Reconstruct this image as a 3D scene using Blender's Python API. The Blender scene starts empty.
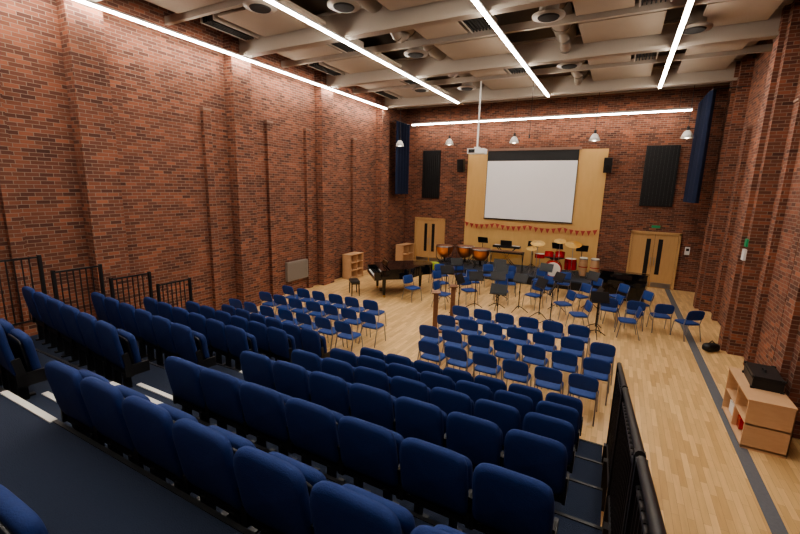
import bpy, bmesh, math, random
from mathutils import Vector, Matrix
random.seed(7)
scene = bpy.context.scene
COL = scene.collection
pi = math.pi

# ------------------------------------------------------------ materials
def new_mat(name):
    m = bpy.data.materials.new(name); m.use_nodes = True
    nt = m.node_tree; b = nt.nodes['Principled BSDF']
    return m, nt, b

def mat(name, col, rough=0.6, metal=0.0, var=0.12, scale=8.0, coat=0.0, bump=0.0):
    m, nt, b = new_mat(name)
    N = nt.nodes; L = nt.links
    tc = N.new('ShaderNodeTexCoord'); no = N.new('ShaderNodeTexNoise')
    no.inputs['Scale'].default_value = scale; no.inputs['Detail'].default_value = 3
    L.new(tc.outputs['Object'], no.inputs['Vector'])
    mx = N.new('ShaderNodeMix'); mx.data_type = 'RGBA'
    mx.inputs[6].default_value = (col[0]*(1-var), col[1]*(1-var), col[2]*(1-var), 1)
    mx.inputs[7].default_value = (min(1, col[0]*(1+var)), min(1, col[1]*(1+var)), min(1, col[2]*(1+var)), 1)
    L.new(no.outputs['Fac'], mx.inputs[0]); L.new(mx.outputs[2], b.inputs['Base Color'])
    b.inputs['Roughness'].default_value = rough; b.inputs['Metallic'].default_value = metal
    if coat: b.inputs['Coat Weight'].default_value = coat
    if bump:
        bp = N.new('ShaderNodeBump'); bp.inputs['Strength'].default_value = bump; bp.inputs['Distance'].default_value = 0.01
        n2 = N.new('ShaderNodeTexNoise'); n2.inputs['Scale'].default_value = 120
        L.new(tc.outputs['Object'], n2.inputs['Vector'])
        L.new(n2.outputs['Fac'], bp.inputs['Height']); L.new(bp.outputs['Normal'], b.inputs['Normal'])
    return m

def emis(name, col, strength):
    m, nt, b = new_mat(name)
    b.inputs['Base Color'].default_value = (*col, 1)
    b.inputs['Emission Color'].default_value = (*col, 1)
    b.inputs['Emission Strength'].default_value = strength
    return m

def wall_uv(nt):
    N = nt.nodes; L = nt.links
    g = N.new('ShaderNodeNewGeometry')
    sp = N.new('ShaderNodeSeparateXYZ'); sn = N.new('ShaderNodeSeparateXYZ')
    L.new(g.outputs['Position'], sp.inputs[0]); L.new(g.outputs['Normal'], sn.inputs[0])
    ab = N.new('ShaderNodeMath'); ab.operation = 'ABSOLUTE'; L.new(sn.outputs['X'], ab.inputs[0])
    gt = N.new('ShaderNodeMath'); gt.operation = 'GREATER_THAN'; gt.inputs[1].default_value = 0.5
    L.new(ab.outputs[0], gt.inputs[0])
    mx = N.new('ShaderNodeMix'); mx.data_type = 'FLOAT'
    L.new(gt.outputs[0], mx.inputs[0]); L.new(sp.outputs['X'], mx.inputs[2]); L.new(sp.outputs['Y'], mx.inputs[3])
    cb = N.new('ShaderNodeCombineXYZ'); L.new(mx.outputs[0], cb.inputs[0]); L.new(sp.outputs['Z'], cb.inputs[1])
    return cb, g

def brick_mat():
    m, nt, b = new_mat('red_brick')
    N = nt.nodes; L = nt.links
    cb, g = wall_uv(nt)
    def bt(c1,c2,mo,bias):
        br = N.new('ShaderNodeTexBrick')
        br.inputs['Scale'].default_value = 1.0
        br.inputs['Brick Width'].default_value = 0.225; br.inputs['Row Height'].default_value = 0.075
        br.inputs['Mortar Size'].default_value = 0.006; br.inputs['Mortar Smooth'].default_value = 0.2
        br.inputs['Bias'].default_value = bias
        br.inputs['Color1'].default_value = (*c1, 1); br.inputs['Color2'].default_value = (*c2, 1); br.inputs['Mortar'].default_value = (*mo, 1)
        return br
    br = bt((0.110,0.042,0.028),(0.270,0.100,0.055),(0.26,0.185,0.14),-.05)
    L.new(cb.outputs[0], br.inputs['Vector'])
    # second per-brick random value: same bond, shifted by whole bricks
    ad = N.new('ShaderNodeVectorMath'); ad.operation='ADD'; ad.inputs[1].default_value=(0.225*46,0.075*64,0)
    L.new(cb.outputs[0], ad.inputs[0])
    b2 = bt((.62,.60,.62),(1.22,1.16,1.12),(1,1,1),.1)
    L.new(ad.outputs[0], b2.inputs['Vector'])
    m2 = N.new('ShaderNodeMix'); m2.data_type='RGBA'; m2.blend_type='MULTIPLY'; m2.inputs[0].default_value=1
    L.new(br.outputs['Color'], m2.inputs[6]); L.new(b2.outputs['Color'], m2.inputs[7])
    no = N.new('ShaderNodeTexNoise'); no.inputs['Scale'].default_value = 1.3; no.inputs['Detail'].default_value = 5
    L.new(g.outputs['Position'], no.inputs['Vector'])
    mr = N.new('ShaderNodeMapRange'); mr.inputs['To Min'].default_value = 0.75; mr.inputs['To Max'].default_value = 1.2
    L.new(no.outputs['Fac'], mr.inputs['Value'])
    mul = N.new('ShaderNodeMix'); mul.data_type = 'RGBA'; mul.blend_type = 'MULTIPLY'; mul.inputs[0].default_value = 1
    L.new(m2.outputs[2], mul.inputs[6]); L.new(mr.outputs[0], mul.inputs[7])
    L.new(mul.outputs[2], b.inputs['Base Color'])
    b.inputs['Roughness'].default_value = 0.85
    bp = N.new('ShaderNodeBump'); bp.inputs['Strength'].default_value = 0.5; bp.inputs['Distance'].default_value = 0.008; bp.invert = True
    L.new(br.outputs['Fac'], bp.inputs['Height']); L.new(bp.outputs['Normal'], b.inputs['Normal'])
    return m

def floor_mat():
    m, nt, b = new_mat('maple_sprung_floor')
    N = nt.nodes; L = nt.links
    g = N.new('ShaderNodeNewGeometry')
    sp = N.new('ShaderNodeSeparateXYZ'); L.new(g.outputs['Position'], sp.inputs[0])
    cb = N.new('ShaderNodeCombineXYZ'); L.new(sp.outputs['Y'], cb.inputs[0]); L.new(sp.outputs['X'], cb.inputs[1])
    br = N.new('ShaderNodeTexBrick'); br.offset = 0.37
    br.inputs['Scale'].default_value = 1
    br.inputs['Brick Width'].default_value = 0.62; br.inputs['Row Height'].default_value = 0.08
    br.inputs['Mortar Size'].default_value = 0.0015; br.inputs['Bias'].default_value = 0.0
    br.inputs['Color1'].default_value = (0.52, 0.325, 0.145, 1)
    br.inputs['Color2'].default_value = (0.76, 0.52, 0.26, 1)
    br.inputs['Mortar'].default_value = (0.33, 0.2, 0.1, 1)
    L.new(cb.outputs[0], br.inputs['Vector'])
    mp = N.new('ShaderNodeMapping'); mp.inputs['Scale'].default_value = (12, 1.2, 1)
    L.new(g.outputs['Position'], mp.inputs['Vector'])
    no = N.new('ShaderNodeTexNoise'); no.inputs['Scale'].default_value = 2; no.inputs['Detail'].default_value = 6
    L.new(mp.outputs[0], no.inputs['Vector'])
    mr = N.new('ShaderNodeMapRange'); mr.inputs['To Min'].default_value = 0.82; mr.inputs['To Max'].default_value = 1.18
    L.new(no.outputs['Fac'], mr.inputs['Value'])
    mul = N.new('ShaderNodeMix'); mul.data_type = 'RGBA'; mul.blend_type = 'MULTIPLY'; mul.inputs[0].default_value = 1
    L.new(br.outputs['Color'], mul.inputs[6]); L.new(mr.outputs[0], mul.inputs[7])
    L.new(mul.outputs[2], b.inputs['Base Color'])
    b.inputs['Roughness'].default_value = 0.28
    return m

def ply_mat(name, c1, c2, sc=(1.5, 1.5, 14), rough=0.45):
    m, nt, b = new_mat(name)
    N = nt.nodes; L = nt.links
    tc = N.new('ShaderNodeTexCoord'); mp = N.new('ShaderNodeMapping'); mp.inputs['Scale'].default_value = sc
    L.new(tc.outputs['Object'], mp.inputs['Vector'])
    no = N.new('ShaderNodeTexNoise'); no.inputs['Scale'].default_value = 2.5; no.inputs['Detail'].default_value = 5
    L.new(mp.outputs[0], no.inputs['Vector'])
    mx = N.new('ShaderNodeMix'); mx.data_type = 'RGBA'
    mx.inputs[6].default_value = (*c1, 1); mx.inputs[7].default_value = (*c2, 1)
    L.new(no.outputs['Fac'], mx.inputs[0]); L.new(mx.outputs[2], b.inputs['Base Color'])
    b.inputs['Roughness'].default_value = rough
    return m

M_BRICK = brick_mat(); M_FLOOR = floor_mat()
M_BLUE = mat('blue_seat_fabric', (0.004, 0.022, 0.115), 0.85, var=0.2, scale=30, bump=0.3)
M_BLUEC = mat('blue_chair_fabric', (0.008, 0.042, 0.20), 0.65, var=0.15, scale=30)
M_CARPET = mat('navy_carpet', (0.011, 0.019, 0.042), 0.95, var=0.5, scale=150, bump=0.5)
M_BLACK = mat('black_powder_coat', (0.012, 0.012, 0.013), 0.45)
M_GLOSS = mat('piano_black_lacquer', (0.006, 0.006, 0.007), 0.12, coat=0.6)
M_DARK = mat('dark_void_grille', (0.02, 0.018, 0.016), 0.8)
M_CHROME = mat('chrome_tube', (0.35, 0.35, 0.37), 0.3, 1.0, var=0.02)
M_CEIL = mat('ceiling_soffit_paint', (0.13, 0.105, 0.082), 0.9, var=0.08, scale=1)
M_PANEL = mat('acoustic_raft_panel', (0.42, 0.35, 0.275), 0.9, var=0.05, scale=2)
M_BEAM = mat('cream_painted_steel', (0.42, 0.36, 0.295), 0.7, var=0.04, scale=2)
M_DUCT = mat('duct_painted_metal', (0.30, 0.255, 0.21), 0.5, 0.2, var=0.05)
M_WOODP = ply_mat('birch_veneer_panel', (0.62, 0.38, 0.14), (0.72, 0.46, 0.19), (3, 1, .6), .5)
M_DOOR = ply_mat('beech_door_veneer', (0.50, 0.30, 0.13), (0.60, 0.38, 0.18), (8, 1, 1))
M_SHELF = ply_mat('beech_shelf_laminate', (0.52, 0.31, 0.17), (0.62, 0.39, 0.23), (1, 2, 10))
M_BROWN = ply_mat('dark_oak', (0.16, 0.07, 0.035), (0.24, 0.11, 0.055), (6, 6, 1))
M_WHITE = mat('matt_white_screen', (0.92, 0.92, 0.94), 0.8, var=0.01)
M_WPLAST = mat('white_plastic', (0.75, 0.74, 0.72), 0.4, var=0.03)
M_GREYST = mat('grey_strip_flooring', (0.12, 0.125, 0.14), 0.6, var=0.2, scale=30)
M_NOSE = mat('pale_stair_nosing', (0.62, 0.60, 0.56), 0.6, var=0.06)
M_COPE = mat('brick_coping', (0.26, 0.16, 0.12), 0.8, var=0.15)
M_CURT = mat('navy_stage_curtain', (0.006, 0.012, 0.040), 0.9, var=0.3)
M_COPPER = mat('copper_kettle', (0.75, 0.30, 0.13), 0.3, 0.85, var=0.1)
M_SKIN = mat('drum_skin', (0.75, 0.72, 0.66), 0.6, var=0.04)
M_TSKIN = mat('timpani_cover', (0.22, 0.10, 0.055), 0.6, var=0.1)
M_RED = mat('red_drum_shell', (0.45, 0.015, 0.02), 0.25, var=0.1, coat=.4)
M_BUNT = mat('red_bunting_cloth', (0.46, 0.07, 0.06), 0.8, var=0.1)
M_BRASS = mat('cymbal_brass', (0.75, 0.52, 0.2), 0.3, 1.0, var=0.1)
M_GREEN = mat('exit_sign_green', (0.02, 0.30, 0.12), 0.5)
M_RAD = mat('radiator_grey_paint', (0.25, 0.215, 0.185), 0.5, var=0.03)
M_HIVIS = mat('yellow_hi_vis_cloth', (0.45, 0.55, 0.05), 0.7)
M_STAGE = mat('stage_deck_blue_grey', (0.03, 0.045, 0.07), 0.5)
M_LED = emis('led_diffuser', (1.0, 0.94, 0.85), 70)
M_LED2 = emis('led_diffuser_wall', (1.0, 0.91, 0.80), 42)
M_BULB = emis('pendant_glass_glow', (1.0, 0.88, 0.7), 10)

# ------------------------------------------------------------ mesh builder
class MB:
    def __init__(s): s.v=[]; s.f=[]; s.mi=[]; s.sm=[]; s.mats=[]; s.T=Matrix.Identity(4)
    def m(s, mt):
        if mt not in s.mats: s.mats.append(mt)
        return s.mats.index(mt)
    def add(s, vs, fs, mt, smooth=False):
        o=len(s.v); k=s.m(mt)
        s.v += [tuple(s.T @ Vector(p)) for p in vs]
        for f in fs: s.f.append(tuple(i+o for i in f)); s.mi.append(k); s.sm.append(smooth)
    def box(s, x0,x1,y0,y1,z0,z1, mt, R=None):
        vs=[(x,y,z) for x in (x0,x1) for y in (y0,y1) for z in (z0,z1)]
        if R is not None:
            c=Vector(((x0+x1)/2,(y0+y1)/2,(z0+z1)/2)); vs=[c+R@(Vector(p)-c) for p in vs]
        s.add(vs,[(0,1,3,2),(4,6,7,5),(0,4,5,1),(2,3,7,6),(0,2,6,4),(1,5,7,3)],mt)
    def cyl(s,p0,p1,r,mt,n=8,r2=None,caps=True):
        p0=Vector(p0);p1=Vector(p1); r2=r if r2 is None else r2
        d=(p1-p0).normalized(); a=d.orthogonal().normalized(); b=d.cross(a)
        vs=[p0+(a*math.cos(2*pi*i/n)+b*math.sin(2*pi*i/n))*r for i in range(n)]
        vs+=[p1+(a*math.cos(2*pi*i/n)+b*math.sin(2*pi*i/n))*r2 for i in range(n)]
        s.add(vs,[(i,(i+1)%n,n+(i+1)%n,n+i) for i in range(n)],mt,True)
        if caps: s.add(vs,[tuple(range(n)),tuple(range(n,2*n))],mt)
    def path(s,pts,r,mt,n=7):
        for a,b in zip(pts[:-1],pts[1:]): s.cyl(a,b,r,mt,n)
    def lathe(s,prof,c,mt,n=20):
        vs=[(c[0]+r*math.cos(2*pi*i/n),c[1]+r*math.sin(2*pi*i/n),c[2]+z) for r,z in prof for i in range(n)]
        fs=[(j*n+i,j*n+(i+1)%n,(j+1)*n+(i+1)%n,(j+1)*n+i) for j in range(len(prof)-1) for i in range(n)]
        s.add(vs,fs,mt,True)
        s.add(vs[:n],[tuple(range(n))],mt); s.add(vs[-n:],[tuple(range(n))],mt)
    def prism(s,out,z0,z1,mt):
        n=len(out); vs=[(x,y,z0) for x,y in out]+[(x,y,z1) for x,y in out]
        s.add(vs,[tuple(range(n)),tuple(range(n,2*n))]+[(i,(i+1)%n,n+(i+1)%n,n+i) for i in range(n)],mt)
    def pad(s,c,w,t,h,mt,R=None,e1=.3,e2=.45,nu=28,nv=6,fn=None):
        S=lambda v,e: math.copysign(abs(v)**e,v)
        vs=[];fs=[]
        for j in range(nv+1):
            ph=-pi/2+pi*j/nv; r=abs(math.cos(ph))**e2; y=S(math.sin(ph),e2)*t/2
            for i in range(nu):
                th=2*pi*(i+.5)/nu
                p=Vector((r*S(math.cos(th),e1)*w/2,y,r*S(math.sin(th),e1)*h/2))
                if fn: p=fn(p)
                if R is not None: p=R@p
                vs.append(p+Vector(c))
        for j in range(nv):
            for i in range(nu): fs.append((j*nu+i,j*nu+(i+1)%nu,(j+1)*nu+(i+1)%nu,(j+1)*nu+i))
        s.add(vs,fs,mt,True)
    def mesh(s,name):
        me=bpy.data.meshes.new(name); me.from_pydata(s.v,[],s.f)
        for mt in s.mats: me.materials.append(mt)
        me.polygons.foreach_set('material_index',s.mi); me.polygons.foreach_set('use_smooth',s.sm)
        bm=bmesh.new(); bm.from_mesh(me); bmesh.ops.recalc_face_normals(bm,faces=bm.faces); bm.to_mesh(me); bm.free()
        me.update(); return me
    def obj(s,name,loc=(0,0,0),rz=0):
        return place(s.mesh(name),name,loc,rz)
def place(me,name,loc=(0,0,0),rz=0):
    o=bpy.data.objects.new(name,me); COL.objects.link(o); o.location=loc; o.rotation_euler=(0,0,rz); return o
RX=lambda a: Matrix.Rotation(a,3,'X')
def simple_box(name,x0,x1,y0,y1,z0,z1,mt):
    b=MB(); b.box(x0,x1,y0,y1,z0,z1,mt); return b.obj(name)

# ------------------------------------------------------------ room shell
XL,XR,YB,YF,ZC=-10.0,3.0,19.2,-3.0,8.3
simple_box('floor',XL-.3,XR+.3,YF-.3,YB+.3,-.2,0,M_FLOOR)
simple_box('ceiling',XL-.3,XR+.3,YF-.3,YB+.3,ZC,ZC+.2,M_CEIL)
simple_box('wall_back',XL-.3,XR+.3,YB,YB+.3,0,ZC,M_BRICK)
simple_box('wall_front',XL-.3,XR+.3,YF-.3,YF,0,ZC,M_BRICK)
PY=[1.0,4.8,8.6,12.4,16.6]
LP=(3.3,7.55,9.75,11.55,14.4); RP=(7.3,9.9,11.3,13.8,15.2)
for side in (-1,1):
    b=MB()
    if side<0:
        b.box(XL-.3,XL,YF,YB,0,ZC,M_BRICK)
        for y in PY: b.box(XL,XL+.30,y-.33,y+.33,0,ZC,M_BRICK)
        for y in LP: b.box(XL,XL+.12,y-.11,y+.11,0,5.65,M_BRICK)
        b.obj('wall_left')
    else:
        b.box(XR,XR+.3,YF,YB,0,ZC,M_BRICK)
        for y in PY: b.box(XR-.3,XR,y-.4,y+.4,0,ZC,M_BRICK); b.box(XR-.4,XR-.3,y-.2,y+.2,0,ZC,M_BRICK)
        for y in RP: b.box(XR-.12,XR,y-.12,y+.12,0,5.65,M_BRICK)
        b.obj('wall_right')
b=MB()
for y in LP: b.box(XL,XL+.15,y-.13,y+.13,5.65,5.71,M_COPE)
b.obj('trim_pier_caps_left')
b=MB()
for y in RP: b.box(XR-.15,XR,y-.14,y+.14,5.65,5.7,M_COPE)
b.obj('trim_pier_caps_right')
simple_box('trim_floor_strip',1.95,2.12,YF,YB,0,.006,M_GREYST)

# ceiling structure
b=MB()
for y in (-1,1.0,4.8,8.6,12.4,16.5):
    b.box(XL,XR,y-.12,y+.12,7.2,7.28,M_BEAM); b.box(XL,XR,y-.04,y+.04,7.28,7.75,M_BEAM); b.box(XL,XR,y-.12,y+.12,7.75,7.8,M_BEAM)
for y in (2.9,6.7,10.5,14.5,18.2):
    b.box(XL,XR,y-.05,y+.05,7.45,7.62,M_BEAM)
b.obj('ceiling_beams')
SX=[-9.55,-6.2,-2.75,.7]
bays=[(-2.8,-1),(-1,1.0),(1.0,2.9),(2.9,4.8),(4.8,6.7),(6.7,8.6),(8.6,10.5),(10.5,12.4),(12.4,14.5),(14.5,16.5),(16.5,18.2)]
b=MB(); g=MB()
def grille(x0,x1,y0,y1):
    n=int((x1-x0)/.08)
    for k in range(n): g.box(x0+k*.08,x0+k*.08+.03,y0,y1,7.5,7.66,M_DARK)
    g.box(x0-.03,x1+.01,y0-.03,y1+.03,7.68,7.71,M_DARK)
    for xx in (x0-.04,x1): g.box(xx,xx+.03,y0-.03,y1+.03,7.49,7.7,M_BEAM)
for bi,(y0,y1) in enumerate(bays):
    ya,yb=y0+.32,y1-.18
    alt=bi%2
    if alt: P=[(-8.6,-6.6)]; G=[(-9.2,-8.8)]
    else: P=[(-9.3,-7.5)]; G=[(-7.3,-6.8)]
    P.append((-4.85,-3.1) if alt else (-4.85,-3.75))
    if not alt: G.append((-3.6,-3.05))
    P.append((-1.3,.4) if alt else (-1.3,-.2))
    if not alt: G.append((-.08,.42))
    P.append((1.1,2.35))
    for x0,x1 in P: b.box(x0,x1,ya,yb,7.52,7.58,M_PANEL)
    for x0,x1 in G: grille(x0,x1,ya+.05,yb-.05)
b.obj('ceiling_acoustic_panels'); g.obj('ceiling_louvre_grilles')
b=MB()
for x,ye in ((-8.2,16.2),(-5.35,16.2),(-1.75,18.7),(2.6,18.0)):
    r=.2 if x>2 else .27
    zz=7.95 if x>2 or x<-8 else 7.88
    b.cyl((x,-2.5,zz),(x,ye,zz),r,M_DUCT,20)
    y=-1.8
    while y<ye: b.cyl((x,y,zz),(x,y+.05,zz),r+.02,M_DUCT,20); y+=1.2
for x,y in ((-6.95,6.72),(-7.0,14.5),(-5.35,10.7),(-5.35,7.4),(-1.75,9.6),(-1.75,13.4),(-5.35,3.6),(-5.35,14.9),(1.0,11.6),(-1.75,5.8)):
    b.cyl((x,y,8.1),(x,y,7.42),.2,M_DUCT,18); b.lathe([(.2,0),(.33,-.06),(.33,-.09),(.1,-.11)],(x,y,7.42),M_DUCT,22); b.lathe([(.22,-.1),(.2,-.125)],(x,y,7.42),M_DARK,20)
for y,xa,xb in ((6.0,-5.35,-3.3),(11.4,-1.75,.2),(13.4,-5.35,-3.2),(9.6,-1.75,1.2),(3.8,-8.2,-6.6),(17.4,-1.75,2.2),(17.5,-5.0,-1.75)):
    b.cyl((xa,y,7.92),(xb,y,7.92),.14,M_DUCT,14)
for x,y in ((-5.35,9.2),(-5.35,12.9),(-1.75,7.6),(-1.75,11.7),(-1.75,15.4)):
    pts=[(x,y,7.7),(x+.05,y+.15,7.55),(x+.02,y+.4,7.46),(x,y+.65,7.5),(x,y+.85,7.64),(x,y+.95,7.8)]
    b.path(pts,.13,M_DUCT,12)
b.obj('ventilation_duct')

# LED strips
for x in SX:
    b=MB(); b.box(x-.05,x+.05,-2.5,16.35,7.16,7.2,M_WPLAST); b.box(x-.036,x+.036,-2.49,16.34,7.13,7.16,M_LED)
    b.obj('led_strip_light')
b=MB(); b.box(-9.4,1.9,18.55,18.65,6.78,6.84,M_WPLAST); b.box(-9.39,1.89,18.57,18.63,6.74,6.78,M_LED2)
for x in (-9,-5.5,-2,1.5): b.cyl((x,18.6,6.84),(x,18.6,ZC),.008,M_BLACK,5)
b.obj('led_strip_light')

# ------------------------------------------------------------ back wall fittings
simple_box('wood_wall_panel',-6.62,-.66,YB-.06,YB,0,5.52,M_WOODP)
b=MB()
b.box(-5.75,-1.68,YB-.18,YB-.065,5.5,5.6,M_COPE)
b.box(-5.66,-1.76,YB-.125,YB-.115,2.42,5.5,M_BLACK)
b.box(-5.64,-1.78,YB-.132,YB-.126,2.45,5.06,M_WHITE)
b.box(-5.68,-1.74,YB-.14,YB-.11,2.40,2.43,M_BLACK)
b.obj('projection_screen')
for x0,x1 in ((-8.99,-8.06),(.66,1.78)):
    b=MB(); b.box(x0,x1,YB-.08,YB,3.27,5.6,M_BLACK)
    n=9
    for k in range(n):
        xx=x0+(x1-x0)*(k+.5)/n; b.box(xx-.03,xx+.03,YB-.12,YB-.08,3.3,5.57,M_BLACK)
    b.obj('black_acoustic_wall_panel')
for i,(x0,x1) in enumerate(((-9.33,-7.66),(.52,2.24))):
    b=MB(); y=YB-.05; w=x1-x0; mid=(x0+x1)/2
    b.box(x0,x0+.07,y-.05,YB,0,2.25,M_DOOR); b.box(x1-.07,x1,y-.05,YB,0,2.25,M_DOOR); b.box(x0,x1,y-.05,YB,2.17,2.27,M_DOOR)
    for a,c,sg in ((x0+.08,mid-.008,1),(mid+.008,x1-.08,-1)):
        b.box(a,c,y,YB,.01,2.16,M_DOOR)
        gx=(c-.2) if sg>0 else (a+.2)
        b.box(gx-.075,gx+.075,y-.012,y+.01,.55,1.98,M_BLACK)
        hx=c-.05 if sg>0 else a+.05
        b.cyl((hx,y-.06,.9),(hx,y-.06,1.25),.012,M_CHROME); b.cyl((hx,y-.06,.92),(hx,y,.92),.01,M_CHROME); b.cyl((hx,y-.06,1.23),(hx,y,1.23),.01,M_CHROME)
        b.box(a+.04,c-.04,y-.008,y,.03,.22,M_CHROME)
    b.obj('door_%d'%(i+1))
for x in (-6.85,-.62):
    b=MB(); b.box(x-.15,x+.15,YB-.5,YB-.22,4.56,5.14,M_BLACK,RX(.15)); b.cyl((x,YB-.3,4.9),(x,YB-.062,4.9),.03,M_BLACK)
    b.T=Matrix.Translation((x,YB-.51,4.75))@Matrix.Rotation(pi/2+.15,4,'X'); b.lathe([(.105,0),(.1,.02),(.07,.005),(.03,.015)],(0,0,0),M_DARK,16)
    b.obj('loudspeaker')
b=MB()
for (xa,xb,za) in ((-6.6,-5.1,2.22),(-5.1,-3.6,2.22),(-3.6,-2.1,2.22),(-2.1,-.7,2.22)):
    n=6; P=[]
    for k in range(n+1):
        t=k/n; P.append((xa+(xb-xa)*t,YB-.19,za-.10*4*t*(1-t)))
    b.path(P,.006,M_BUNT,5)
    for k in range(n):
        p,q=P[k],P[k+1]; x0=p[0]+.03;x1=q[0]-.03
        b.add([(x0,p[1],p[2]),(x1,q[1],q[2]),((x0+x1)/2,p[1],(p[2]+q[2])/2-.22)],[(0,1,2)],M_BUNT)
b.obj('bunting')
b=MB(); b.box(1.2,1.5,YB-.03,YB,2.42,2.52,M_GREEN); b.obj('exit_sign')
b=MB(); b.box(XR-.34,XR-.3,12.02,12.18,2.62,2.8,M_GREEN); b.box(XR-.35,XR-.3,12.0,12.2,2.3,2.56,M_WPLAST); b.obj('exit_sign')
b=MB(); b.box(2.42,2.58,YB-.06,YB,1.45,1.75,M_WPLAST); b.box(2.45,2.55,YB-.066,YB-.06,1.6,1.7,M_DARK); b.obj('wall_thermostat')

def curtain(name,x,y0,y1,z0,z1):
    b=MB(); n=70; vs=[]
    for i in range(n+1):
        t=i/n; y=y0+(y1-y0)*t; dx=.09*math.sin(t*(y1-y0)*2*pi/.28)
        vs+= [(x+dx*1.15,y,z0),(x+dx,y,z1)]
    fs=[(2*i,2*i+1,2*i+3,2*i+2) for i in range(n)]
    b.add(vs,fs,M_CURT,True); b.cyl((x,y0-.1,z1+.02),(x,y1+.05,z1+.02),.02,M_BLACK)
    for yy in (y0,y1-.1): b.cyl((x,yy,z1),(XL if x<0 else XR,yy,z1+.02),.015,M_BLACK)
    b.obj(name)
curtain('stage_curtain',-9.5,17.2,18.4,3.45,6.75)
curtain('stage_curtain',2.12,16.2,18.45,3.5,6.95)

# projector
b=MB(); x,y=-4.75,14.65
b.cyl((x,y,5.25),(x,y,8.26),.03,M_WPLAST,10); b.box(x-.12,x+.12,y-.08,y+.12,8.26,8.3,M_WPLAST)
b.box(x-.3,x+.3,y-.22,y+.24,5.02,5.2,M_WPLAST); b.cyl((x+.12,y+.24,5.11),(x+.12,y+.3,5.11),.06,M_BLACK,14)
b.box(x-.25,x-.02,y-.225,y-.21,5.05,5.17,M_DARK); b.box(x-.09,x+.09,y-.09,y+.09,5.2,5.26,M_WPLAST)
b.obj('projector')
b=MB(); b.cyl((-2.95,14.6,8.3),(-2.95,14.6,5.6),.008,M_BLACK,5); b.cyl((-2.95,14.6,5.6),(-2.95,14.6,5.5),.025,M_BLACK,8); b.obj('hanging_microphone')
b=MB(); b.cyl((0,0,.3),(0,0,8.29-5.66),.009,M_BLACK,5); b.cyl((0,0,.16),(0,0,.32),.045,M_BLACK,12)
b.lathe([(.05,.2),(.09,.17),(.15,.07),(.19,-.05),(.18,-.05),(.13,.07),(.04,.16)],(0,0,0),M_WPLAST,20)
b.lathe([(.02,.12),(.07,.06),(.08,0),(.05,-.05),(.01,-.07)],(0,0,0),M_BULB,14)
pm=b.mesh('pendant_lamp')
for x in (-9.15,-6.75,-4.0,-1.1,1.7): place(pm,'pendant_lamp',(x,16.95,5.66))

# ------------------------------------------------------------ raked seating
PX0,PX1=-8.45,.16
AX0,AX1=-4.95,-3.98
edges=[1.4+.9*k for k in range(5)]
plat=[1.5,1.2,.9,.6,.3]
b=MB()
b.box(PX0,PX1,YF+.02,1.4,0,1.8,M_CARPET)
for e,z in zip(edges,plat): b.box(PX0,PX1,e,e+.9,0,z,M_CARPET)
for e,z in zip(edges+[5.9],plat+[0]): b.box(AX0,AX1,e,e+.3,z,z+.15,M_CARPET)
b.obj('raked_seating_platform')
b=MB()
for e,z in zip(edges+[5.9],plat+[0]):
    b.box(AX0,AX1,e-.05,e+.005,z+.3,z+.312,M_NOSE); b.box(AX0,AX1,e+.001,e+.006,z+.27,z+.3,M_NOSE)
    b.box(AX0,AX1,e+.25,e+.305,z+.15,z+.162,M_NOSE)
    b.box(PX0,AX0,e-.03,e+.004,z+.3,z+.308,M_BLACK); b.box(AX1,PX1,e-.03,e+.004,z+.3,z+.308,M_BLACK)
b.obj('stair_nosing')

b=MB()  # tip-up seat
rec=RX(.17)
def bk(p):
    k=1-.06*max(0,p.z/.28)**3
    return Vector((p.x*k, p.y-.22*p.x*p.x+.02*(p.z/.28)**2, p.z))
b.pad((0,.02,.605),.525,.075,.57,M_BLUE,rec,fn=bk,nu=44,nv=8,e1=.26,e2=.38)
def shell(p): return Vector((p.x,p.y-.22*p.x*p.x,p.z))
b.pad((0,.065,.44),.46,.03,.24,M_BLACK,rec,fn=shell)
b.pad((0,.19,.53),.47,.085,.42,M_BLUE,RX(.12),e1=.32,e2=.4,nv=8)
b.pad((0,.135,.52),.42,.03,.38,M_BLACK,RX(.12))
b.box(-.275,.275,.06,.12,.26,.32,M_BLACK)
for sx in (-.262,.262):
    b.box(sx-.013,sx+.013,.03,.30,.27,.40,M_BLACK)
    b.box(sx-.013,sx+.013,.03,.10,.34,.56,M_BLACK,RX(.17))
b.cyl((-.26,.16,.36),(.26,.16,.36),.014,M_BLACK)
for a in (-.14,.14):
    b.box(a-.02,a+.02,.05,.13,.0,.28,M_BLACK); b.box(a-.03,a+.03,.01,.24,0,.02,M_BLACK)
sm=b.mesh('auditorium_seat')
rows=[(.36,1.8),(1.41,1.5),(2.38,1.2)]+[(e+.12,z) for e,z in zip(edges[2:],plat[2:])]+[(6.02,0)]
for i,(y,z) in enumerate(rows):
    for k in range(7):
        o=place(sm,'auditorium_seat',(-4.0+.275+.553*k,y,z)); o.scale=(1,1,.94 if i==2 else .965)
for y,z in rows[1:]:
    for k in range(6):
        x=-4.98-.275-.55*k; o=place(sm,'auditorium_seat',(x,y+.05+.1*(-4.98-x),z),-.1); o.scale=(1,1,1.03)

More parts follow.
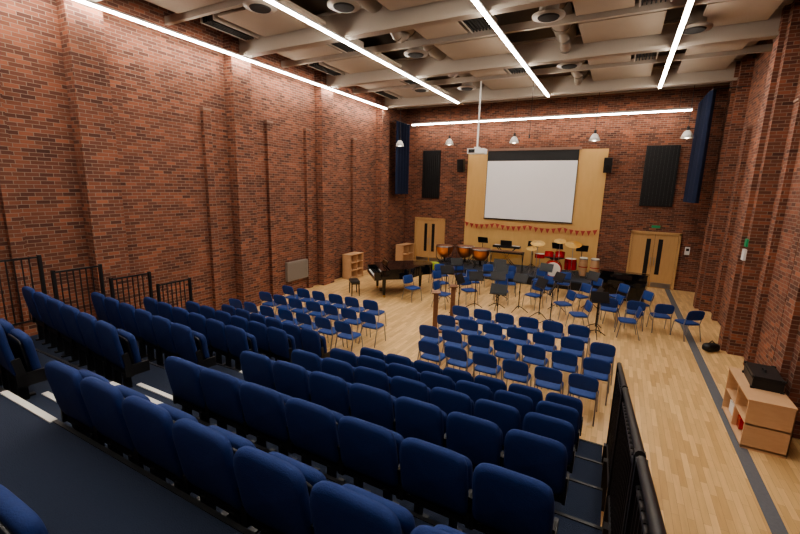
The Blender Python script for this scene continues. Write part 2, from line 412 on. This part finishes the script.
# side railings
b=MB(); X=.22
tz=lambda y:1.6+(5.75-y)*.262
bz=lambda y:.42+(5.75-y)*.32
for ya,yb in ((5.75,3.95),(3.88,2.1),(2.03,.3)):
    for yy in (yb,ya-.05): b.box(X-.025,X+.025,yy,yy+.05,max(0,bz(yy)-.4),tz(yy),M_BLACK)
    b.path([(X,ya,tz(ya)),(X,yb,tz(yb))],.024,M_BLACK,10); b.path([(X,ya,bz(ya)),(X,yb,bz(yb))],.022,M_BLACK,8)
    b.path([(X,ya,tz(ya)-.12),(X,yb,tz(yb)-.12)],.014,M_BLACK,8)
    y=ya-.1
    while y>yb+.08:
        b.box(X-.01,X+.01,y-.01,y+.01,bz(y),tz(y)-.1,M_BLACK); y-=.105
for yy in (5.72,5.0,3.2,1.4): b.box(X-.055,X+.02,yy-.04,yy+.04,0,bz(yy),M_BLACK)
b.obj('seating_guard_rail')
b=MB(); X=-8.6
for e,z in zip([.5]+edges,[1.8]+plat):
    t=z+1.3; lo=z+.2; ya,yb=e+.08,e+.82
    for yy in (ya,yb): b.box(X-.025,X+.025,yy-.025,yy+.025,max(0,z-.3),t+.02,M_BLACK)
    b.box(X-.02,X+.02,ya,yb,t-.03,t,M_BLACK); b.box(X-.015,X+.015,ya,yb,lo,lo+.03,M_BLACK)
    y=ya+.1
    while y<yb-.05: b.box(X-.008,X+.008,y-.008,y+.008,lo,t,M_BLACK); y+=.1
    b.box(X-.02,PX0,ya-.02,ya+.02,z-.1,z-.02,M_BLACK)
b.obj('seating_guard_rail')

# ------------------------------------------------------------ stacking chairs
b=MB()
def bkc(p): return Vector((p.x,p.y-.5*p.x*p.x,p.z))
b.pad((0,-.21,.70),.46,.035,.29,M_BLUEC,RX(.2),fn=bkc,e1=.45)
b.pad((0,.02,.44),.46,.05,.44,M_BLUEC,RX(-pi/2),e1=.4)
for sx in (-1,1):
    x=.215*sx
    b.path([(x*.95,-.25,.80),(x,-.19,.60),(x,-.15,.42),(x*1.05,-.27,0)],.012,M_CHROME)
    b.path([(x,-.15,.42),(x,.2,.42),(x*1.05,.26,0)],.012,M_CHROME)
b.cyl((-.215,-.15,.415),(.215,-.15,.415),.011,M_CHROME); b.cyl((-.215,.19,.415),(.215,.19,.415),.011,M_CHROME)
cm=b.mesh('stacking_chair')
def chair(x,y,r=0): place(cm,'stacking_chair',(x,y,0),r+random.uniform(-.06,.06))
for ri,(y,c0,c1) in enumerate(((7.2,-3.0,-.0),(8.05,-3.4,.05),(8.95,-3.35,.05),(9.85,-3.3,-.4))):
    x=c0
    while x<c1+.01: chair(x,y+random.uniform(-.03,.03)); x+=.56
for ri,(y,c0,c1) in enumerate(((7.25,-8.55,-5.1),(8.15,-8.45,-5.0),(9.05,-8.4,-5.0))):
    x=c0
    while x<c1+.01: chair(x,y+random.uniform(-.03,.03)); x+=.57
for x,y,r in ((1.92,12.75,.5),(1.33,13.05,.15),(.7,13.0,.05),(.05,12.95,-.1)): chair(x,y,r)

# ------------------------------------------------------------ music stands + orchestra chairs
b=MB()
for k in range(3):
    a=2*pi*k/3+.3; b.path([(0,0,.18),(.12*math.cos(a),.12*math.sin(a),.13),(.30*math.cos(a),.30*math.sin(a),.008)],.011,M_BLACK)
b.cyl((0,0,.1),(0,0,.98),.014,M_BLACK); b.cyl((0,0,.6),(0,0,.66),.022,M_BLACK)
b.box(-.23,.23,-.01,.01,.95,1.23,M_BLACK,RX(-.45)); b.box(-.23,.23,-.10,-.03,.945,.96,M_BLACK)
msm=b.mesh('music_stand')
C=Vector((-2.7,11.4))
def arc(r,a0,a1,n,stand):
    for i in range(n):
        a=math.radians(a0+(a1-a0)*i/max(1,n-1))+random.uniform(-.03,.03)
        p=C+Vector((math.cos(a),math.sin(a)))*r
        chair(p.x,p.y,a+pi/2+random.uniform(-.15,.15))
        if (i%2)==stand or r<2.4:
            q=C+Vector((math.cos(a+.1),math.sin(a+.1)))*(r-.72)
            place(msm,'music_stand',(q.x,q.y,0),a-pi/2+random.uniform(-.2,.2))
arc(2.1,15,165,6,0); arc(3.3,12,168,8,0); arc(4.5,38,136,9,1)
for x,y,r in ((-2.7,10.95,0),(-.2,11.6,.4)): place(msm,'music_stand',(x,y,0),r)
place(cm,'stacking_chair',(-6.35,15.1,0),.2)
b=MB(); b.pad((0,-.225,.68),.40,.10,.36,M_HIVIS,RX(.2),e1=.4,e2=.5); b.obj('hi_vis_vest',(-6.35,15.1,.02),.2)

for x,y,r in ((-4.0,9.6,.5),(-3.86,10.5,.5)):
    b=MB(); b.box(-.06,.06,-.03,.03,.03,1.1,M_BROWN); b.box(-.2,.2,-.05,.05,0,.04,M_BROWN); b.box(-.05,.05,-.2,.2,0,.038,M_BROWN)
    b.box(-.11,.11,-.07,.07,1.09,1.12,M_BROWN,RX(.3)); b.box(-.05,.05,-.04,.04,.6,.66,M_BROWN)
    b.obj('wooden_lectern_stand',(x,y,0),r)

# ------------------------------------------------------------ grand piano
b=MB()
out=[(-.74,0),(.74,0),(.74,.75)]
for t in range(1,13):
    k=t/12; out.append((.74-.62*(3*k*k-2*k**3),.75+.95*k))
for t in range(1,10):
    a=pi*t/18; out.append((-.31+.43*math.cos(a),1.70+.30*math.sin(a)))
out+= [(-.50,1.98),(-.66,1.9),(-.74,1.75)]
b.prism(out,.62,.93,M_GLOSS)
b.prism([(x*1.01,max(y,.28)) for x,y in out[1:]]+[(-.747,.28)],.93,.965,M_GLOSS)
b.box(-.74,.74,-.22,.0,.60,.68,M_GLOSS); b.box(-.74,-.66,-.22,.02,.68,.86,M_GLOSS); b.box(.66,.74,-.22,.02,.68,.86,M_GLOSS)
b.box(-.65,.65,-.19,-.02,.68,.70,M_WPLAST)
for i in range(36):
    if i%7 in (0,1,3,4,5): x=-.63+i*.036; b.box(x,x+.015,-.13,-.02,.70,.715,M_BLACK)
b.box(-.35,.35,.26,.28,.96,1.18,M_GLOSS,RX(-.25))
for x,y in ((-.62,.12),(.62,.12),(-.35,1.6)):
    b.cyl((x,y,.62),(x,y,.08),.065,M_GLOSS,12,.04); b.cyl((x,y,.09),(x,y,.02),.03,M_BRASS,10); b.cyl((x-.02,y,.025),(x+.02,y,.025),.025,M_BLACK,10)
b.cyl((-.07,.2,.62),(-.07,.2,.12),.015,M_GLOSS); b.cyl((.07,.2,.62),(.07,.2,.12),.015,M_GLOSS); b.box(-.12,.12,.08,.25,.08,.14,M_GLOSS)
o=b.obj('grand_piano',(-7.45,12.3,0),-.85); o.scale=(1.08,1.08,1.05)
b=MB(); b.pad((0,0,.5),.6,.08,.34,M_BLACK,RX(pi/2)); b.box(-.28,.28,-.15,.15,.42,.48,M_GLOSS)
for sx in (-.25,.25):
    for sy in (-.12,.12): b.cyl((sx,sy,.44),(sx*1.05,sy*1.1,0),.025,M_GLOSS,8,.018)
b.obj('piano_stool',(-8.0,11.65,0),-.8)
# upright piano, fallboard closed
b=MB(); b.box(-.74,.74,.05,.38,.12,1.0,M_GLOSS); b.box(-.76,.76,.03,.40,1.0,1.03,M_GLOSS); b.box(-.74,.74,-.22,.05,.60,.70,M_GLOSS)
b.box(-.74,-.68,-.22,.05,.70,.78,M_GLOSS); b.box(.68,.74,-.22,.05,.70,.78,M_GLOSS)
b.box(-.68,.68,-.20,.05,.70,.77,M_GLOSS)
for sx in (-.71,.71): b.box(sx-.03,sx+.03,-.2,-.13,.06,.6,M_GLOSS); b.box(sx-.03,sx+.03,-.24,.4,0,.12,M_GLOSS)
b.box(-.3,.3,0,.02,.8,.96,M_GLOSS,RX(-.2)); b.box(-.7,.7,.1,.36,.03,.12,M_GLOSS)
b.obj('upright_piano',(.35,15.95,0),-.15)

# ------------------------------------------------------------ stage and percussion
b=MB(); b.box(-7.4,-.35,16.75,19.05,.30,.36,M_STAGE); b.box(-7.35,-.4,16.78,19.05,0,.30,M_BLACK)
for k in range(7): b.box(-7.4+1.0*k,-7.38+1.0*k,16.73,16.76,0,.36,M_DARK)
b.obj('stage_platform')
SZ=.36
b=MB()
b.lathe([(.05,.28),(.16,.30),(.27,.40),(.34,.55),(.36,.72)],(0,0,0),M_COPPER,26)
b.lathe([(.375,.70),(.385,.72),(.385,.75),(.36,.76)],(0,0,0),M_CHROME,26); b.lathe([(.36,.755),(.355,.765),(.01,.766)],(0,0,0),M_TSKIN,26)
for k in range(4):
    a=pi/4+k*pi/2; c,s_=math.cos(a),math.sin(a)
    b.path([(.39*c,.39*s_,.72),(.38*c,.38*s_,.3),(.2*c,.2*s_,.1),(.32*c,.32*s_,.03)],.014,M_BLACK); b.cyl((.32*c-.015,.32*s_,.03),(.32*c+.015,.32*s_,.03),.03,M_BLACK,10)
b.cyl((0,0,.3),(0,0,.1),.04,M_BLACK); b.cyl((-.2,0,.1),(.2,0,.1),.02,M_BLACK); b.cyl((0,-.2,.1),(0,.2,.1),.02,M_BLACK)
tm=b.mesh('timpani')
for x,y,s in ((-6.9,17.35,1.08),(-6.05,17.75,1.08),(-5.2,17.35,1.15)):
    o=place(tm,'timpani',(x,y,SZ),random.random()); o.scale=(s,s,1.12)
b=MB()
for i in range(22):
    x=-.62+i*.058; l=.36-.006*i; b.box(x,x+.048,-l/2,l/2,.86,.885,M_BROWN)
    b.cyl((x+.024,0,.84),(x+.024,0,.84-.45+.013*i),.02,M_BRASS,8)
b.box(-.66,.66,-.2,-.17,.8,.86,M_BLACK); b.box(-.66,.66,.17,.2,.8,.86,M_BLACK)
for sx in (-.66,.66):
    b.box(sx-.02,sx+.02,-.22,.22,.78,.86,M_BLACK); b.path([(sx,-.2,.8),(sx,.2,.04)],.014,M_BLACK); b.path([(sx,.2,.8),(sx,-.2,.04)],.014,M_BLACK); b.box(sx-.02,sx+.02,-.28,.28,0,.05,M_BLACK)
b.obj('xylophone',(-4.0,17.15,SZ),.05)
b=MB(); b.box(-.6,.6,-.15,.15,.86,.95,M_BLACK); b.box(-.56,.56,-.14,.0,.95,.96,M_WPLAST)
for sy in (-.12,.12): b.path([(-.4,sy,.86),(.4,sy,.03)],.018,M_BLACK); b.path([(.4,sy,.86),(-.4,sy,.03)],.018,M_BLACK)
for sx in (-.4,.4): b.box(sx-.02,sx+.02,-.2,.2,0,.04,M_BLACK)
b.box(-.25,.25,.13,.15,.95,1.2,M_BLACK,RX(-.2))
b.obj('electric_keyboard',(-4.3,18.3,SZ),pi)
def drumkit(loc,r,shell,S=1.15):
    b=MB(); S4=Matrix.Scale(S,4)
    b.T=S4@Matrix.Translation((0,-.3,.3))@Matrix.Rotation(pi/2,4,'X')
    b.lathe([(.28,-.2),(.29,-.18),(.28,-.16),(.28,.16),(.29,.18),(.28,.2)],(0,0,0),shell,26); b.lathe([(.25,.2),(.01,.205)],(0,0,0),M_SKIN,26); b.lathe([(.25,-.2),(.01,-.205)],(0,0,0),M_SKIN,26)
    def drum(x,y,z,rad,h,tilt):
        b.T=S4@Matrix.Translation((x,y,z))@Matrix.Rotation(tilt,4,'X')
        b.lathe([(rad,0),(rad*1.04,.02),(rad,.03),(rad,h-.03),(rad*1.04,h-.02),(rad,h)],(0,0,0),shell,22); b.lathe([(rad*.97,h),(.01,h+.004)],(0,0,0),M_SKIN,22)
        b.T=S4
    drum(-.18,-.2,.66,.15,.2,-.35); drum(.18,-.2,.66,.16,.22,-.35)
    b.cyl((0,-.25,.55),(0,-.2,.8),.02,M_CHROME); b.cyl((-.18,-.2,.75),(.18,-.2,.75),.014,M_CHROME)
    drum(.55,.1,.25,.2,.38,.0)
    for k in range(3):
        a=2*pi*k/3; b.cyl((.55+.21*math.cos(a),.1+.21*math.sin(a),0),(.55+.21*math.cos(a),.1+.21*math.sin(a),.5),.01,M_CHROME)
    drum(-.5,.25,.55,.18,.15,.0)
    def tripod(x,y,h):
        b.cyl((x,y,.1),(x,y,h),.011,M_CHROME)
        for k in range(3):
            a=2*pi*k/3+.4; b.cyl((x,y,.28),(x+.22*math.cos(a),y+.22*math.sin(a),0.01),.009,M_CHROME)
    tripod(-.5,.25,.55)
    for x,y,h,rad in ((-.58,-.3,1.15,.25),(.58,-.35,1.2,.27),(-.8,.15,.9,.19),(.15,-.45,1.3,.2)):
        tripod(x,y,h); b.T=S4@Matrix.Translation((x,y,h))@Matrix.Rotation(.35,4,'X'); b.lathe([(rad,-.012),(rad*.5,.0),(.05,.006),(.04,.02),(.005,.03)],(0,0,0),M_BRASS,24); b.T=S4
    b.lathe([(.17,.48),(.18,.5),(.18,.54),(.16,.56)],(0,.62,0),M_BLACK,18); tripod(0,.62,.48)
    b.obj('drum_kit',loc,r)
drumkit((-2.15,17.55,SZ),.1,M_RED)
b=MB()
for x in (-.2,.22):
    b.lathe([(.12,.08),(.15,.3),(.17,.5),(.15,.78),(.14,.82)],(x,0,0),M_SHELF,20); b.lathe([(.155,.78),(.155,.82),(.14,.83),(.01,.83)],(x,0,0),M_SKIN,20); b.lathe([(.155,.75),(.16,.77),(.155,.79)],(x,0,0),M_CHROME,20)
    b.lathe([(.166,.44),(.172,.46),(.166,.48)],(x,0,0),M_RED,20)
    for k in range(3):
        a=2*pi*k/3; b.cyl((x+.12*math.cos(a),.12*math.sin(a),.35),(x+.17*math.cos(a),.17*math.sin(a),0),.01,M_CHROME)
b.obj('conga_drums',(-.85,17.7,SZ))
for x,y,r in ((-5.5,18.6,0),(-3.2,18.6,.3),(-2.2,18.65,-.2),(-1.2,18.5,.2)): place(msm,'music_stand',(x,y,SZ),r+pi)

# ------------------------------------------------------------ furniture along walls
def shelf(name,loc,w,d,h,nx,nz,rz,extra=None):
    b=MB(); t=.022
    b.box(-w/2,w/2,d/2-.012,d/2,0.03,h,M_SHELF)
    for x in (-w/2,w/2-t): b.box(x,x+t,-d/2,d/2,.0,h,M_SHELF)
    b.box(-w/2-.005,w/2+.005,-d/2-.01,d/2,h,h+t,M_SHELF); b.box(-w/2,w/2,-d/2,d/2,.03,.03+t,M_SHELF)
    for i in range(1,nx): x=-w/2+w*i/nx; b.box(x-t/2,x+t/2,-d/2+.01,d/2,.03,h,M_SHELF)
    for j in range(1,nz): z=.03+(h-.03)*j/nz; b.box(-w/2,w/2,-d/2+.01,d/2,z-t/2,z+t/2,M_SHELF)
    if extra: extra(b)
    return b.obj(name,loc,rz)
def fill1(b):
    for i in range(3): b.box(-.55+i*.45,-.3+i*.45,-.2,.1,.06,.25,M_RED if i==1 else M_WPLAST)
shelf('wooden_cubby_unit',(2.30,8.08,0),1.3,.55,.78,2,2,-pi/2,fill1)
# black box-shaped instrument/amplifier case with lid, corners and handle
b=MB(); b.box(-.33,.33,-.19,.19,0,.15,M_BLACK); b.box(-.325,.325,-.185,.185,.155,.2,M_BLACK); b.box(-.335,.335,-.195,.195,.148,.157,M_DARK)
for sx in (-.32,.32):
    for sy in (-.18,.18): b.box(sx-.025,sx+.025,sy-.025,sy+.025,-.0,.03,M_DARK); b.box(sx-.025,sx+.025,sy-.025,sy+.025,.175,.205,M_DARK)
b.path([(-.09,-.19,.1),(-.08,-.24,.1),(.08,-.24,.1),(.09,-.19,.1)],.012,M_BLACK); b.path([(-.09,0,.2),(-.07,0,.235),(.07,0,.235),(.09,0,.2)],.012,M_BLACK)
b.obj('black_instrument_case',(2.36,8.25,.803),pi/2-.05)
shelf('wooden_shelf_unit',(-9.62,13.9,0),.9,.45,1.0,2,3,pi/2)
shelf('wooden_shelf_unit',(-9.35,18.1,0),1.0,.45,.95,2,2,pi/2-.1)
b=MB(); b.pad((0,0,.1),.4,.22,.2,M_BLACK,e1=.6,e2=.6,nv=8); b.path([(-.1,0,.18),(0,0,.27),(.1,0,.18)],.01,M_BLACK); b.obj('rucksack',(2.36,12.0,0),.6)
b=MB(); b.box(XL,XL+.12,10.35,11.4,.45,1.12,M_RAD)
for k in range(19): y=10.39+k*.052; b.box(XL+.12,XL+.135,y,y+.03,.5,1.07,M_RAD)
b.obj('radiator')

# ------------------------------------------------------------ camera (orientation from vanishing points)
f=407.0
Yc=Vector((222,75,-f)).normalized()
Xc=Vector((780,-99,f)); Xc=(Xc-Yc*Xc.dot(Yc)).normalized()
Zc=Xc.cross(Yc)
Rm=Matrix((Xc,Yc,Zc))
cam=bpy.data.cameras.new('camera'); co=bpy.data.objects.new('camera',cam); COL.objects.link(co)
cam.sensor_width=36; cam.lens=f/800*36; cam.clip_start=.05; cam.clip_end=100
co.matrix_world=Matrix.Translation((0,0,3.8))@Rm.to_4x4()
scene.camera=co
w=bpy.data.worlds.new('world'); scene.world=w; w.use_nodes=True
w.node_tree.nodes['Background'].inputs[0].default_value=(.9,.85,.8,1); w.node_tree.nodes['Background'].inputs[1].default_value=.05
scene.view_settings.view_transform='AgX'
try: scene.view_settings.look='AgX - Medium High Contrast'
except Exception: pass
